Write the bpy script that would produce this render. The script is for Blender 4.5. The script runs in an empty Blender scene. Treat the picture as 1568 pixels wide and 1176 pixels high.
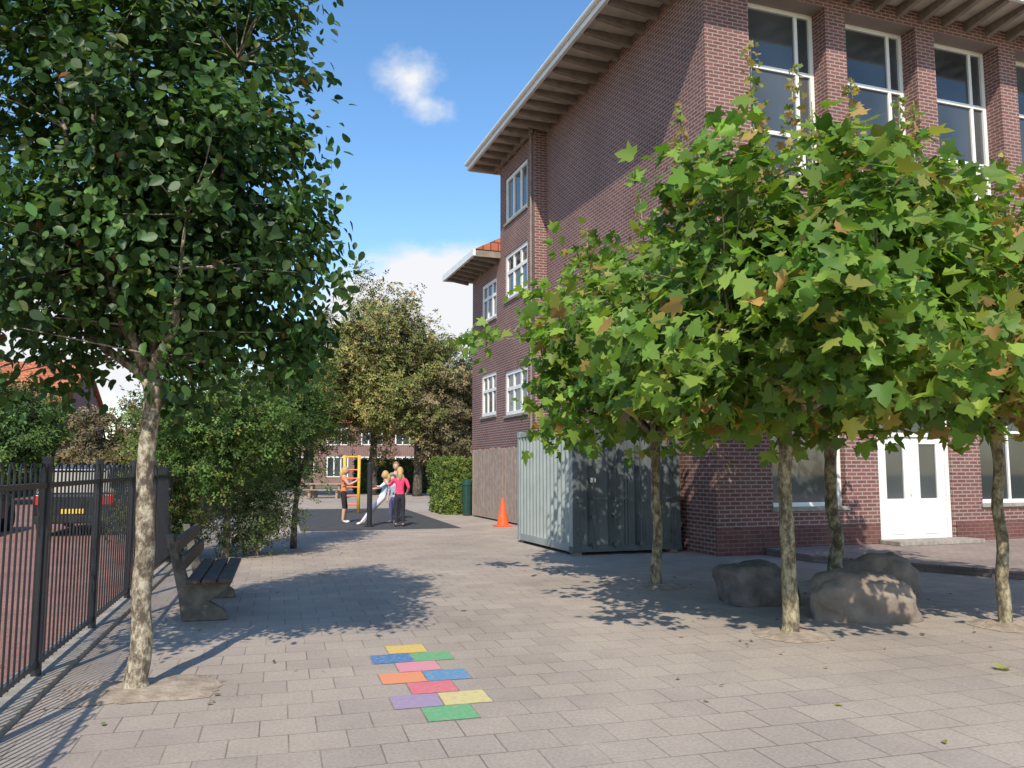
import bpy, math, random
import numpy as np
from mathutils import Vector, Matrix, noise
random.seed(7); rng=np.random.default_rng(7)
S=bpy.context.scene
YAW=math.radians(19.15); PITCH=math.radians(5.8)
R_=Vector((math.cos(YAW),-math.sin(YAW),0)); F_=Vector((math.sin(YAW),math.cos(YAW),0))
def W(x,d,z=0.0): return R_*x+F_*d+Vector((0,0,z))
GA=math.radians(-3.35)   # paving / fence grid rotation
def G(a,b,z=0.0):
    c,s=math.cos(GA),math.sin(GA); return Vector((a*c-b*s,a*s+b*c,z))
# ---------------------------------------------------------------- materials
def newmat(name):
    m=bpy.data.materials.new(name); m.use_nodes=True
    nt=m.node_tree; b=nt.nodes['Principled BSDF']; return m,nt,b
def N(nt,t,**k):
    n=nt.nodes.new(t)
    for a,v in k.items(): setattr(n,a,v)
    return n
def c4(c): return (c[0],c[1],c[2],1)
def simple(name,col,rough=.6,metal=0,var=.18,scale=6,bump=0,col2=None,spec=.4,detail=4):
    m,nt,b=newmat(name)
    tc=N(nt,'ShaderNodeTexCoord'); no=N(nt,'ShaderNodeTexNoise'); no.inputs['Scale'].default_value=scale; no.inputs['Detail'].default_value=detail
    nt.links.new(tc.outputs['Object'],no.inputs['Vector'])
    cr=N(nt,'ShaderNodeValToRGB'); cr.color_ramp.elements[0].position=.32; cr.color_ramp.elements[1].position=.68
    ca=col if col2 is None else col; cb=col2
    if cb is None: ca=[x*(1-var) for x in col]; cb=[min(1,x*(1+var)) for x in col]
    cr.color_ramp.elements[0].color=c4(ca); cr.color_ramp.elements[1].color=c4(cb)
    nt.links.new(no.outputs['Fac'],cr.inputs['Fac']); nt.links.new(cr.outputs['Color'],b.inputs['Base Color'])
    b.inputs['Roughness'].default_value=rough; b.inputs['Metallic'].default_value=metal; b.inputs['Specular IOR Level'].default_value=spec
    if bump:
        n2=N(nt,'ShaderNodeTexNoise'); n2.inputs['Scale'].default_value=scale*4; n2.inputs['Detail'].default_value=4
        nt.links.new(tc.outputs['Object'],n2.inputs['Vector'])
        bp=N(nt,'ShaderNodeBump'); bp.inputs['Strength'].default_value=bump; bp.inputs['Distance'].default_value=.02
        nt.links.new(n2.outputs['Fac'],bp.inputs['Height']); nt.links.new(bp.outputs['Normal'],b.inputs['Normal'])
    return m
def brickmat(name,c1,c2,mo,bw=.22,rh=.07,ms=.008,ground=False,loc=(0,0,0),offset=.5,stain=.35,bump=.4,rough=.85,stainscale=.6,msm=.1,speck=.12):
    m,nt,b=newmat(name); L=nt.links.new
    tc=N(nt,'ShaderNodeTexCoord'); mp=N(nt,'ShaderNodeMapping'); mp.inputs['Location'].default_value=loc
    if ground: L(tc.outputs['Object'],mp.inputs['Vector'])
    else:
        sp=N(nt,'ShaderNodeSeparateXYZ'); L(tc.outputs['Object'],sp.inputs[0])
        ad=N(nt,'ShaderNodeMath',operation='ADD'); L(sp.outputs[0],ad.inputs[0]); L(sp.outputs[1],ad.inputs[1])
        cb=N(nt,'ShaderNodeCombineXYZ'); L(ad.outputs[0],cb.inputs[0]); L(sp.outputs[2],cb.inputs[1]); L(cb.outputs[0],mp.inputs['Vector'])
    br=N(nt,'ShaderNodeTexBrick'); br.offset=offset
    L(mp.outputs[0],br.inputs['Vector'])
    for k,v in (('Color1',c4(c1)),('Color2',c4(c2)),('Mortar',c4(mo)),('Scale',1.0),('Mortar Size',ms),('Mortar Smooth',msm),('Bias',0.0),('Brick Width',bw),('Row Height',rh)): br.inputs[k].default_value=v
    n1=N(nt,'ShaderNodeTexNoise'); n1.inputs['Scale'].default_value=stainscale; n1.inputs['Detail'].default_value=5; n1.inputs['Roughness'].default_value=.62
    L(tc.outputs['Object'],n1.inputs['Vector'])
    n2=N(nt,'ShaderNodeTexNoise'); n2.inputs['Scale'].default_value=45; n2.inputs['Detail'].default_value=3
    L(tc.outputs['Object'],n2.inputs['Vector'])
    r1=N(nt,'ShaderNodeMapRange'); r1.inputs[1].default_value=.3; r1.inputs[2].default_value=.7; r1.inputs[3].default_value=1-stain; r1.inputs[4].default_value=1+stain*.5; L(n1.outputs['Fac'],r1.inputs[0])
    r2=N(nt,'ShaderNodeMapRange'); r2.inputs[1].default_value=.3; r2.inputs[2].default_value=.7; r2.inputs[3].default_value=1-speck; r2.inputs[4].default_value=1+speck; L(n2.outputs['Fac'],r2.inputs[0])
    mu=N(nt,'ShaderNodeMath',operation='MULTIPLY'); L(r1.outputs[0],mu.inputs[0]); L(r2.outputs[0],mu.inputs[1])
    src=br.outputs['Color']
    if ground and name=='concrete_paving':   # dust drifted over the joints in patches
        nd_=N(nt,'ShaderNodeTexNoise'); nd_.inputs['Scale'].default_value=.8; nd_.inputs['Detail'].default_value=7; nd_.inputs['Roughness'].default_value=.7; L(tc.outputs['Object'],nd_.inputs['Vector'])
        rd=N(nt,'ShaderNodeMapRange'); rd.inputs[1].default_value=.42; rd.inputs[2].default_value=.66; rd.inputs[3].default_value=.0; rd.inputs[4].default_value=.7; L(nd_.outputs['Fac'],rd.inputs[0])
        mxd=N(nt,'ShaderNodeMix',data_type='RGBA'); L(rd.outputs[0],mxd.inputs[0]); L(src,mxd.inputs[6]); mxd.inputs[7].default_value=(.43,.36,.29,1); src=mxd.outputs[2]
    vm=N(nt,'ShaderNodeVectorMath',operation='SCALE'); L(src,vm.inputs[0]); L(mu.outputs[0],vm.inputs['Scale'])
    L(vm.outputs[0],b.inputs['Base Color']); b.inputs['Roughness'].default_value=rough; b.inputs['Specular IOR Level'].default_value=.25
    sb=N(nt,'ShaderNodeMath',operation='MULTIPLY_ADD'); L(br.outputs['Fac'],sb.inputs[0]); sb.inputs[1].default_value=-1; L(n2.outputs['Fac'],sb.inputs[2])
    bp=N(nt,'ShaderNodeBump'); bp.inputs['Strength'].default_value=bump; bp.inputs['Distance'].default_value=.006; L(sb.outputs[0],bp.inputs['Height']); L(bp.outputs['Normal'],b.inputs['Normal'])
    return m
def leafmat(name,rough=.45,trans=.3,spec=.4):
    m,nt,b=newmat(name); L=nt.links.new
    at=N(nt,'ShaderNodeAttribute'); at.attribute_name='tint'
    L(at.outputs['Color'],b.inputs['Base Color']); b.inputs['Roughness'].default_value=rough; b.inputs['Specular IOR Level'].default_value=spec
    if trans==0: return m
    tr=N(nt,'ShaderNodeBsdfTranslucent'); hs=N(nt,'ShaderNodeMix',data_type='RGBA',blend_type='MULTIPLY'); hs.inputs[0].default_value=1
    L(at.outputs['Color'],hs.inputs[6]); hs.inputs[7].default_value=(1.6,1.7,.7,1); L(hs.outputs[2],tr.inputs['Color'])
    mx=N(nt,'ShaderNodeMixShader'); mx.inputs[0].default_value=trans; L(b.outputs[0],mx.inputs[1]); L(tr.outputs[0],mx.inputs[2])
    L(mx.outputs[0],nt.nodes['Material Output'].inputs[0]); return m
def barkmat(name,c1,c2,c3,scale=14):
    m,nt,b=newmat(name); L=nt.links.new
    tc=N(nt,'ShaderNodeTexCoord'); mp=N(nt,'ShaderNodeMapping'); mp.inputs['Scale'].default_value=(1,1,.6); L(tc.outputs['Object'],mp.inputs[0])
    n1=N(nt,'ShaderNodeTexNoise'); n1.inputs['Scale'].default_value=scale; n1.inputs['Detail'].default_value=6; n1.inputs['Roughness'].default_value=.75; L(mp.outputs[0],n1.inputs['Vector'])
    cr=N(nt,'ShaderNodeValToRGB'); e=cr.color_ramp.elements; e[0].position=.42; e[0].color=c4(c1); e[1].position=.6; e[1].color=c4(c3); x=e.new(.5); x.color=c4(c2)
    L(n1.outputs['Fac'],cr.inputs[0]); L(cr.outputs[0],b.inputs['Base Color']); b.inputs['Roughness'].default_value=.9
    bp=N(nt,'ShaderNodeBump'); bp.inputs['Strength'].default_value=.8; bp.inputs['Distance'].default_value=.02; L(n1.outputs['Fac'],bp.inputs['Height']); L(bp.outputs[0],b.inputs['Normal'])
    return m
M={}
M['brick']=brickmat('brick_wall',(.225,.092,.08),(.16,.067,.06),(.33,.27,.24),bw=.23,rh=.075,ms=.012,stain=.22,stainscale=.5)
M['brick_base']=brickmat('brick_plinth',(.17,.07,.06),(.13,.053,.048),(.19,.13,.11),bw=.23,rh=.075,ms=.008)
M['pave']=brickmat('concrete_paving',(.40,.335,.275),(.335,.278,.238),(.19,.155,.125),bw=.34,rh=.3235,ms=.0055,ground=True,loc=(-.05,.068,0),stain=.2,bump=.35,rough=.92,stainscale=.45,msm=.3,speck=.13)
M['terrace']=brickmat('terrace_paving',(.34,.27,.23),(.28,.22,.19),(.17,.14,.12),bw=.2,rh=.1,ms=.005,ground=True,stain=.2)
M['clinker']=brickmat('red_clinker_street',(.35,.17,.13),(.29,.14,.11),(.18,.13,.10),bw=.2,rh=.1,ms=.006,ground=True,stain=.25)
M['edge']=brickmat('brick_edging',(.2,.155,.14),(.16,.12,.11),(.12,.10,.09),bw=.2,rh=.07,ms=.008)
M['white']=simple('white_paint',(.8,.79,.75),.45,var=.05,scale=3)
M['cream']=simple('cream_soffit',(.52,.46,.38),.6,var=.12,scale=4)
M['rafter']=simple('rafter_wood',(.24,.20,.17),.7,var=.2,scale=5)
M['glass'],nt,b=newmat('window_glass')
tc=N(nt,'ShaderNodeTexCoord'); no=N(nt,'ShaderNodeTexNoise'); no.inputs['Scale'].default_value=.45; no.inputs['Detail'].default_value=1; nt.links.new(tc.outputs['Object'],no.inputs['Vector'])
cr=N(nt,'ShaderNodeValToRGB'); cr.color_ramp.elements[0].position=.35; cr.color_ramp.elements[0].color=(.03,.035,.038,1); cr.color_ramp.elements[1].position=.7; cr.color_ramp.elements[1].color=(.10,.11,.112,1)
nt.links.new(no.outputs['Fac'],cr.inputs[0]); nt.links.new(cr.outputs[0],b.inputs['Base Color']); b.inputs['Roughness'].default_value=.04; b.inputs['Specular IOR Level'].default_value=.9
M['carglass']=simple('car_glass_dark',(.008,.009,.011),.3,var=.05,spec=.15)
M['tile']=simple('roof_tiles_grey',(.10,.09,.085),.8,scale=3)
M['redtile']=brickmat('roof_tiles_red',(.50,.16,.08),(.42,.125,.065),(.15,.06,.04),bw=.25,rh=.3,ms=.02)
M['fence']=simple('black_fence_paint',(.018,.02,.024),.35,var=.2,spec=.5)
M['concrete']=simple('concrete',(.30,.265,.225),.9,var=.25,scale=9,bump=.4)
M['legs']=simple('bench_concrete_weathered',(.10,.085,.07),.9,col2=(.19,.165,.13),scale=9,bump=.5)
M['plank']=simple('bench_plank',(.075,.055,.045),.6,var=.4,scale=10,bump=.3)
M['stone']=simple('boulder_stone',(.16,.125,.10),.85,scale=3.5,bump=.8,col2=(.29,.23,.18),detail=8)
M['stone2']=simple('boulder_stone_dark',(.09,.075,.065),.85,scale=5,bump=.9,col2=(.17,.14,.12),detail=8)
M['sand']=simple('sandy_soil',(.25,.19,.14),.95,scale=7,bump=.8,col2=(.42,.34,.26),detail=8)
M['ground']=simple('ground_soil',(.16,.15,.10),.95,scale=.5,bump=.3,col2=(.12,.15,.06))
M['mat']=simple('rubber_tiles',(.06,.06,.06),.85,var=.2,scale=4)
M['contside']=simple('container_paint_lit',(.26,.295,.285),.5,scale=2.2,spec=.35,col2=(.33,.365,.35),detail=8)  # sunlit copy of the container paint, brightness put into the colour
M['contfront']=simple('container_paint_shaded',(.07,.082,.086),.5,scale=1.6,col2=(.12,.135,.138),spec=.35,detail=8)  # shaded copy for the door end, tree shade painted in as darker colour
M['steel']=simple('steel_rods',(.09,.105,.108),.45,.3,scale=5)
M['orange']=simple('orange_plastic',(.88,.12,.03),.45,var=.08)
M['rubber']=simple('black_rubber',(.02,.02,.02),.8)
M['wood']=simple('weathered_boards',(.30,.215,.165),.85,scale=6,bump=.3,col2=(.40,.31,.245))
M['yellow']=simple('yellow_paint',(.80,.42,.03),.4,var=.08)
M['binplastic']=simple('green_bin_plastic',(.02,.06,.045),.4)
M['bark']=barkmat('lichen_bark',(.09,.07,.05),(.23,.185,.125),(.48,.43,.32),16)
M['bark2']=barkmat('plane_bark',(.09,.07,.045),(.20,.165,.095),(.38,.33,.21),13)
M['barkd']=barkmat('dark_bark',(.04,.033,.026),(.08,.065,.05),(.14,.115,.09),10)
M['leaf']=leafmat('leaf_glossy',.45,.25,.32)
M['leafp']=leafmat('leaf_plane_tree',.5,.38,.3)
M['leafb']=leafmat('leaf_background',.65,0,.15)
M['leafm']=leafmat('leaf_shrub',.6,.28,.2)
# ---------------------------------------------------------------- mesh builder
class MB:
    def __init__(s): s.v=[]; s.f=[]; s.m=[]
    def add(s,vs,fs,mi=0):
        o=len(s.v); s.v+= [tuple(v) for v in vs]; s.f+=[tuple(i+o for i in f) for f in fs]; s.m+=[mi]*len(fs)
    def fbox(s,fr,u0,u1,n0,n1,z0,z1,mi=0):
        o,ud,nd=fr; P=[]
        for z in (z0,z1):
            for (u,n) in ((u0,n0),(u1,n0),(u1,n1),(u0,n1)): P.append(o+ud*u+nd*n+Vector((0,0,z)))
        s.add(P,[(0,1,2,3),(4,7,6,5),(0,4,5,1),(1,5,6,2),(2,6,7,3),(3,7,4,0)],mi)
    def box(s,x0,x1,y0,y1,z0,z1,mi=0): s.fbox((Vector((0,0,0)),Vector((1,0,0)),Vector((0,1,0))),x0,x1,y0,y1,z0,z1,mi)
    def tube(s,pts,rad,n=8,mi=0,cap=True):
        pts=[Vector(p) for p in pts]; o=len(s.v); up=None
        for i,p in enumerate(pts):
            t=(pts[min(i+1,len(pts)-1)]-pts[max(i-1,0)])
            if t.length<1e-6: t=Vector((0,0,1))
            t.normalize()
            if up is None: up=t.orthogonal().normalized()
            a=(up-t*up.dot(t)); a=a.normalized() if a.length>1e-5 else t.orthogonal().normalized(); up=a; b=t.cross(a)
            r=rad[i] if hasattr(rad,'__len__') else rad
            for k in range(n):
                th=2*math.pi*k/n; s.v.append(tuple(p+a*(math.cos(th)*r)+b*(math.sin(th)*r)))
        for i in range(len(pts)-1):
            for k in range(n):
                k2=(k+1)%n; s.f.append((o+i*n+k,o+i*n+k2,o+(i+1)*n+k2,o+(i+1)*n+k)); s.m.append(mi)
        if cap:
            s.f.append(tuple(o+k for k in reversed(range(n)))); s.f.append(tuple(o+(len(pts)-1)*n+k for k in range(n))); s.m+=[mi,mi]
    def prism(s,fr,prof,n0,n1,mi=0):   # prof in (u,z), extruded along n
        o,ud,nd=fr; k=len(prof)
        P=[o+ud*u+nd*n0+Vector((0,0,z)) for u,z in prof]+[o+ud*u+nd*n1+Vector((0,0,z)) for u,z in prof]
        s.add(P,[tuple(range(k)),tuple(reversed(range(k,2*k)))]+[(i,(i+1)%k,(i+1)%k+k,i+k) for i in range(k)],mi)
    def obj(s,name,mats,parent=None,smooth=False,bevel=0,fixn=True):
        me=bpy.data.meshes.new(name); me.from_pydata(s.v,[],s.f); 
        for m in mats: me.materials.append(m)
        me.polygons.foreach_set('material_index',s.m)
        if fixn:
            import bmesh
            bm=bmesh.new(); bm.from_mesh(me); bmesh.ops.recalc_face_normals(bm,faces=bm.faces); bm.to_mesh(me); bm.free()
        if smooth: me.polygons.foreach_set('use_smooth',[True]*len(me.polygons))
        o=bpy.data.objects.new(name,me); S.collection.objects.link(o)
        if parent: o.parent=parent
        if bevel:
            b=o.modifiers.new('bevel','BEVEL'); b.width=bevel; b.segments=2; b.limit_method='ANGLE'
        return o
def empty(name,loc=(0,0,0)):
    e=bpy.data.objects.new(name,None); e.location=loc; S.collection.objects.link(e); return e
V0=Vector((0,0,0)); VX=Vector((1,0,0)); VY=Vector((0,1,0))
gu=G(1,0); gn=G(0,1); GF=(V0,gu,gn)
# ---------------------------------------------------------------- leaves
def halfleaf(right):
    vs=[(0,0,0),(0,1,0)]; k=len(right); 
    vs+=[(x,y,abs(x)*.35-.0) for x,y in right]+[(-x,y,abs(x)*.35) for x,y in right]
    f=[tuple([0]+[2+i for i in range(k)]+[1]), tuple([1]+[2+k+i for i in reversed(range(k))]+[0])]
    return np.array(vs,float),f
T_pear=halfleaf([(.24,.14),(.33,.42),(.2,.76)])
T_plane=halfleaf([(.2,-.12),(.52,-.02),(.38,.2),(.68,.5),(.27,.47),(.26,.66)])
def sprig():
    vs=[];fs=[]
    for i,(ang,s,ox,oy,t) in enumerate([(0,.6,0,.35,.1),(1.0,.5,.05,.1,.3),(-1.0,.5,-.05,.15,-.3),(2.2,.42,.1,0,.2),(-2.0,.45,-.1,.05,-.15)]):
        c,sn=math.cos(ang),math.sin(ang); b=len(vs)
        for x,y,z in [(0,0,0),(.28,.45,t*.3),(0,1,t),(-.28,.45,-t*.3)]:
            x*=s;y*=s; vs.append((c*x+sn*y+ox,-sn*x+c*y+oy,z*s*1.5))
        fs.append((b,b+1,b+2,b+3))
    return np.array(vs,float),fs
T_sprig=sprig()
def norm(a): return a/np.maximum(np.linalg.norm(a,axis=1,keepdims=True),1e-9)
def leaves(name,pos,nr,ax,size,tpl,col,mat,parent=None):
    tv,tf=tpl; n=len(pos); k=len(tv)
    nr=norm(nr); ax=norm(ax-nr*np.sum(ax*nr,axis=1,keepdims=True)); xx=np.cross(ax,nr)
    V=pos[:,None,:]+size[:,None,None]*(tv[None,:,0,None]*xx[:,None,:]+tv[None,:,1,None]*ax[:,None,:]+tv[None,:,2,None]*nr[:,None,:]*rng.uniform(-.4,1.8,(n,1,1)))
    V=V.reshape(-1,3)
    fl=np.concatenate([np.array(f) for f in tf]); tot=np.array([len(f) for f in tf]); st=np.concatenate([[0],np.cumsum(tot)[:-1]])
    LI=(fl[None,:]+(np.arange(n)*k)[:,None]).ravel(); LS=(st[None,:]+(np.arange(n)*len(fl))[:,None]).ravel()
    me=bpy.data.meshes.new(name); me.vertices.add(len(V)); me.vertices.foreach_set('co',V.astype(np.float32).ravel())
    me.loops.add(len(LI)); me.loops.foreach_set('vertex_index',LI.astype(np.int32))
    me.polygons.add(len(LS)); me.polygons.foreach_set('loop_start',LS.astype(np.int32))
    me.update(calc_edges=True)
    at=me.attributes.new('tint','FLOAT_COLOR','POINT')
    C=np.ones((n,k,4),np.float32); C[:,:,:3]=col[:,None,:]; at.data.foreach_set('color',C.ravel())
    me.materials.append(mat); o=bpy.data.objects.new(name,me); S.collection.objects.link(o)
    if parent: o.parent=parent
    return o
def pal(n,cols,weights,var=.25):
    c=np.array(cols)[rng.choice(len(cols),n,p=np.array(weights)/sum(weights))]
    return np.clip(c*(1+rng.uniform(-var,var,(n,1)))*(1+rng.uniform(-.08,.08,(n,3))),0,1)
def crown_pts(center,rad,n,rup,rdn,shell=2.6,lump=.28,seed=0,boxy=0):
    out=[]
    for i in range(n):
        d=rng.normal(size=3); d/=np.linalg.norm(d)
        r=rng.random()**(1/shell); r*=1+lump*noise.noise(Vector(d*2.1)+Vector((seed*7.3,1.3,4)))*1.6
        hb=1.0
        if boxy and d[2]<.15: hb=max(math.sqrt(1-d[2]**2),.25)**(-boxy)
        out.append([center[0]+d[0]*rad*r*hb,center[1]+d[1]*rad*r*hb,center[2]+d[2]*(rup if d[2]>0 else rdn)*r])
    return np.array(out)
def tree(name,base,trunk,center,rad,rup,rdn,ncl,lpc,clr,lsize,tpl,lm,bm,cols,wts,nl=7,seed=0,shoots=(),shell=2.6,lump=.28,droop=.5,fork=None,zmin=None,upw=.5,clvar=.25,boxy=0):
    e=empty(name); mb=MB(); base=Vector(base)
    pts=[base+Vector(p[:3]) for p in trunk]; 
    fine=[];fr_=[]
    for i in range(len(pts)-1):
        for j in range(4):
            t=j/4; p=pts[i].lerp(pts[i+1],t); r=trunk[i][3]*(1-t)+trunk[i+1][3]*t
            nv=noise.noise_vector(Vector((seed*3.1,0,p.z*2.2))); fine.append(p+Vector((nv.x,nv.y,0))*r*.6); fr_.append(r*(1+.14*noise.noise(Vector((seed,5,p.z*7)))))
    fine.append(pts[-1]); fr_.append(trunk[-1][3]); mb.tube(fine,fr_,14)
    top=pts[-1]; rt=trunk[-1][3]; cen=Vector(center); limbs=[]
    for i in range(nl):
        th=2*math.pi*i/nl+random.uniform(-.3,.3); k=random.uniform(.45,.85); zz=random.uniform(-.1,.75)
        end=cen+Vector((math.cos(th)*rad*k*.8,math.sin(th)*rad*k*.8,zz*rup)) if i else cen+Vector((0,0,rup*.8))
        st=top if fork is None else top.lerp(cen,random.uniform(0,.4))
        mid=st.lerp(end,.5)+Vector((math.cos(th)*rad*.12,math.sin(th)*rad*.12,-.08*rup))
        seg=[st,st.lerp(mid,.5)+Vector((random.uniform(-.03,.03),random.uniform(-.03,.03),0)),mid,mid.lerp(end,.5)+Vector((0,0,.03)),end]
        limbs.append(seg); mb.tube(seg,[rt*.62,rt*.5,rt*.38,rt*.25,rt*.1],6)
    CP=crown_pts(center,rad,ncl,rup,rdn,shell,lump,seed,boxy)
    if zmin is not None: CP[:,2]=np.maximum(CP[:,2],zmin+rng.uniform(0,.25,len(CP)))
    allseg=[p for l in limbs for p in l[1:]]
    for c in CP:
        c=Vector(c); s=min(allseg,key=lambda p:(p-c).length+max(0,p.z-c.z)*.8); m=s.lerp(c,.5)+Vector((random.uniform(-.05,.05),random.uniform(-.05,.05),random.uniform(-.02,.08)))*rad*.4
        mb.tube([s,m,c],[rt*.13,rt*.08,rt*.03],4,cap=False)
    cols=np.array(cols)
    P=[];Nn=[];C=[];SZ=[]
    cc=np.array(center)
    for c in CP:
        n=int(lpc*random.uniform(.6,1.4)); q=rng.normal(size=(n,3))*clr*np.array([1,1,.75])*random.uniform(.7,1.25)*.6
        p=c+q; out=norm((p-cc)/np.array([rad,rad,rup])); 
        P.append(p); Nn.append(out*.5+np.array([0,0,upw])+rng.normal(size=(n,3))*.5)
        C.append(pal(n,cols,wts)*(1+random.uniform(-clvar,clvar))); SZ.append(lsize*rng.uniform(.6,1.25,n))
    for (sx,sy,z0,z1,col) in shoots:
        b0=Vector((base.x+sx,base.y+sy,z0)); tp=b0+Vector((random.uniform(-.12,.12),random.uniform(-.12,.12),z1-z0))
        mb.tube([b0,b0.lerp(tp,.5)+Vector((random.uniform(-.04,.04),0,0)),tp],[.014,.01,.004],5)
        n=int((z1-z0)*60); t=rng.random(n)**.9; p=np.array(b0)[None]+(np.array(tp)-np.array(b0))[None]*t[:,None]+rng.normal(size=(n,3))*np.array([.10,.10,.03])*(1.3-t)[:,None]
        P.append(p); Nn.append(rng.normal(size=(n,3))*.6+np.array([0,-.3,.5])); C.append(pal(n,[col,cols[0],(.30,.19,.08)],[.5,.25,.25])); SZ.append(lsize*rng.uniform(.4,.8,n)*(1.1-.5*t))
    P=np.concatenate(P);Nn=np.concatenate(Nn);C=np.concatenate(C);SZ=np.concatenate(SZ)
    A=rng.normal(size=P.shape)*.8+norm(P-cc)*.5+np.array([0,0,-droop])
    mb.obj('trunk_and_branches',[bm],e,smooth=True,fixn=False)
    leaves('foliage',P,Nn,A,SZ,tpl,C,lm,e)
    return e
# ---------------------------------------------------------------- ground
def sheet(name,fr,u0,u1,n0,n1,z,mat,parent=None):
    o=bpy.data.objects.new(name,bpy.data.meshes.new(name))
    o.data.from_pydata([(u0,n0,0),(u1,n0,0),(u1,n1,0),(u0,n1,0)],[],[(0,1,2,3)]); o.data.materials.append(mat)
    o.location=(0,0,z); o.rotation_euler=(0,0,GA if fr=='g' else 0); S.collection.objects.link(o)
    if parent: o.parent=parent
    return o
sheet('ground','w',-400,400,-100,700,-.016,M['ground'])
sheet('playground_pavement','g',-1.72,40,-12,60,0,M['pave'])
sheet('street','g',-13,-1.98,-12,75,-.008,M['clinker'])
sheet('rubber_play_mat','g',.5,4.6,21.1,32,.005,M['mat'])
mb=MB(); mb.fbox(GF,-1.93,-1.6,-6,34,-.02,.045); mb.obj('concrete_kerb',[M['concrete']],bevel=.01)
# painted hopscotch
def paint(name,c):
    m,nt,b=newmat(name); L=nt.links.new
    tc=N(nt,'ShaderNodeTexCoord'); n1=N(nt,'ShaderNodeTexNoise'); n1.inputs['Scale'].default_value=22; n1.inputs['Detail'].default_value=9; n1.inputs['Roughness'].default_value=.75; L(tc.outputs['Object'],n1.inputs['Vector'])
    cr=N(nt,'ShaderNodeValToRGB'); e=cr.color_ramp.elements; e[0].position=.48; e[0].color=c4(c); e[1].position=.70; e[1].color=(.40,.34,.28,1)
    L(n1.outputs['Fac'],cr.inputs[0]); L(cr.outputs[0],b.inputs['Base Color']); b.inputs['Roughness'].default_value=.7; return m
hop=empty('hopscotch_painted_tiles'); hop.rotation_euler=(0,0,GA)
pc={'yellow':(.68,.46,.09),'green':(.12,.38,.16),'blue':(.055,.18,.38),'pink':(.68,.25,.30),'orange':(.76,.26,.11),'red':(.66,.15,.18),'purple':(.34,.24,.38)}
pm={k:paint('paint_'+k,v) for k,v in pc.items()}; pm['pale']=paint('paint_pale_yellow',(.62,.52,.22)); pm['sky']=paint('paint_light_blue',(.10,.26,.44))
for a,k,c in [(1.07,6,'yellow'),(1.24,5,'green'),(.9,5,'blue'),(1.07,4,'pink'),(1.24,3,'sky'),(.9,3,'orange'),(1.07,2,'red'),(1.24,1,'pale'),(.9,1,'purple'),(1.07,0,'green')]:
    b0=5.27+.3235*k; me=bpy.data.meshes.new('tile'); hw,hh=.166,.158
    pts=[]
    for i in range(24):
        t=i/24*4; sd=int(t); f=t-sd; q=[(-1+2*f,-1),(1,-1+2*f),(1-2*f,1),(-1,1-2*f)][sd]
        pts.append((a+q[0]*hw*(1+random.uniform(-.025,.015)),b0+q[1]*hh*(1+random.uniform(-.025,.015)),0))
    me.from_pydata(pts,[],[tuple(range(24))]); me.materials.append(pm[c])
    o=bpy.data.objects.new(c+'_tile',me); o.location=(0,0,.004); S.collection.objects.link(o); o.parent=hop
def soil(name,c,ra,rb,h=.03,mat='sand',sq=False):
    mb=MB(); vs=[(0,0,h)]; n=48; rings=6; 
    for j in range(1,rings+1):
        for i in range(n):
            th=2*math.pi*i/n; k=j/rings
            s=1.0
            if sq: s=1/max(abs(math.cos(th)),abs(math.sin(th)))**.8
            w=1+.22*noise.noise(Vector((math.cos(th)*1.8,math.sin(th)*1.8,ra*9+c.x)))+.16*noise.noise(Vector((math.cos(th)*6,math.sin(th)*6,ra*9+c.x)))
            z=h*(1-k*k)+.014*noise.noise(Vector((k*5*math.cos(th),k*5*math.sin(th),c.y)))*(k<1)+(.005 if k<1 else .002)
            p=gu*(math.cos(th)*ra*k*s*w)+gn*(math.sin(th)*rb*k*s*w); vs.append((p.x,p.y,max(z,.002)))
    fs=[(0,1+i,1+(i+1)%n) for i in range(n)]
    for j in range(rings-1):
        for i in range(n): fs.append((1+j*n+i,1+j*n+(i+1)%n,1+(j+1)*n+(i+1)%n,1+(j+1)*n+i))
    mb.add(vs,fs); o=mb.obj(name,[M[mat]],smooth=True); o.location=c+Vector((0,0,.002)); return o
B_left=W(-2.7,5.9); B1=W(2.66,7.84); B2=W(1.94,11.0); B3=W(4.5,11.4); B4=W(5.0,8.3)
soil('tree_pit_soil',B_left+gu*.03,.52,.36,.03,sq=True)
for b in (B1,B2,B3,B4): soil('tree_pit_soil',b,.36,.34,.035)
# ---------------------------------------------------------------- camera, sun, sky
cam=bpy.data.cameras.new('camera'); co=bpy.data.objects.new('camera',cam); S.collection.objects.link(co); S.camera=co
cam.sensor_width=36; cam.lens=1250/1568*36; cam.clip_end=2000; cam.clip_start=.05
co.location=F_*(-.163)+Vector((0,0,1.6)); co.rotation_euler=(math.pi/2+PITCH,0,-YAW)
AZ=math.radians(24); EL=math.radians(43.5)
sl=bpy.data.lights.new('sun','SUN'); sl.energy=5.0; sl.angle=math.radians(.53); sl.color=(1,.92,.79)
so=bpy.data.objects.new('sun',sl); S.collection.objects.link(so)
dirv=Vector((math.sin(AZ)*math.cos(EL),math.cos(AZ)*math.cos(EL),-math.sin(EL))); so.rotation_euler=dirv.to_track_quat('-Z','Y').to_euler(); so.location=(-10,-20,30)
w=bpy.data.worlds.new('World'); S.world=w; w.use_nodes=True; nt=w.node_tree; L=nt.links.new; bg=nt.nodes['Background']
sk=N(nt,'ShaderNodeTexSky'); sk.sky_type='NISHITA'; sk.sun_disc=False; sk.sun_elevation=EL
sd=-dirv; sk.sun_rotation=math.atan2(sd.x,sd.y); sk.air_density=1.1; sk.dust_density=.4; sk.ozone_density=2.0; sk.altitude=0
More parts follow.
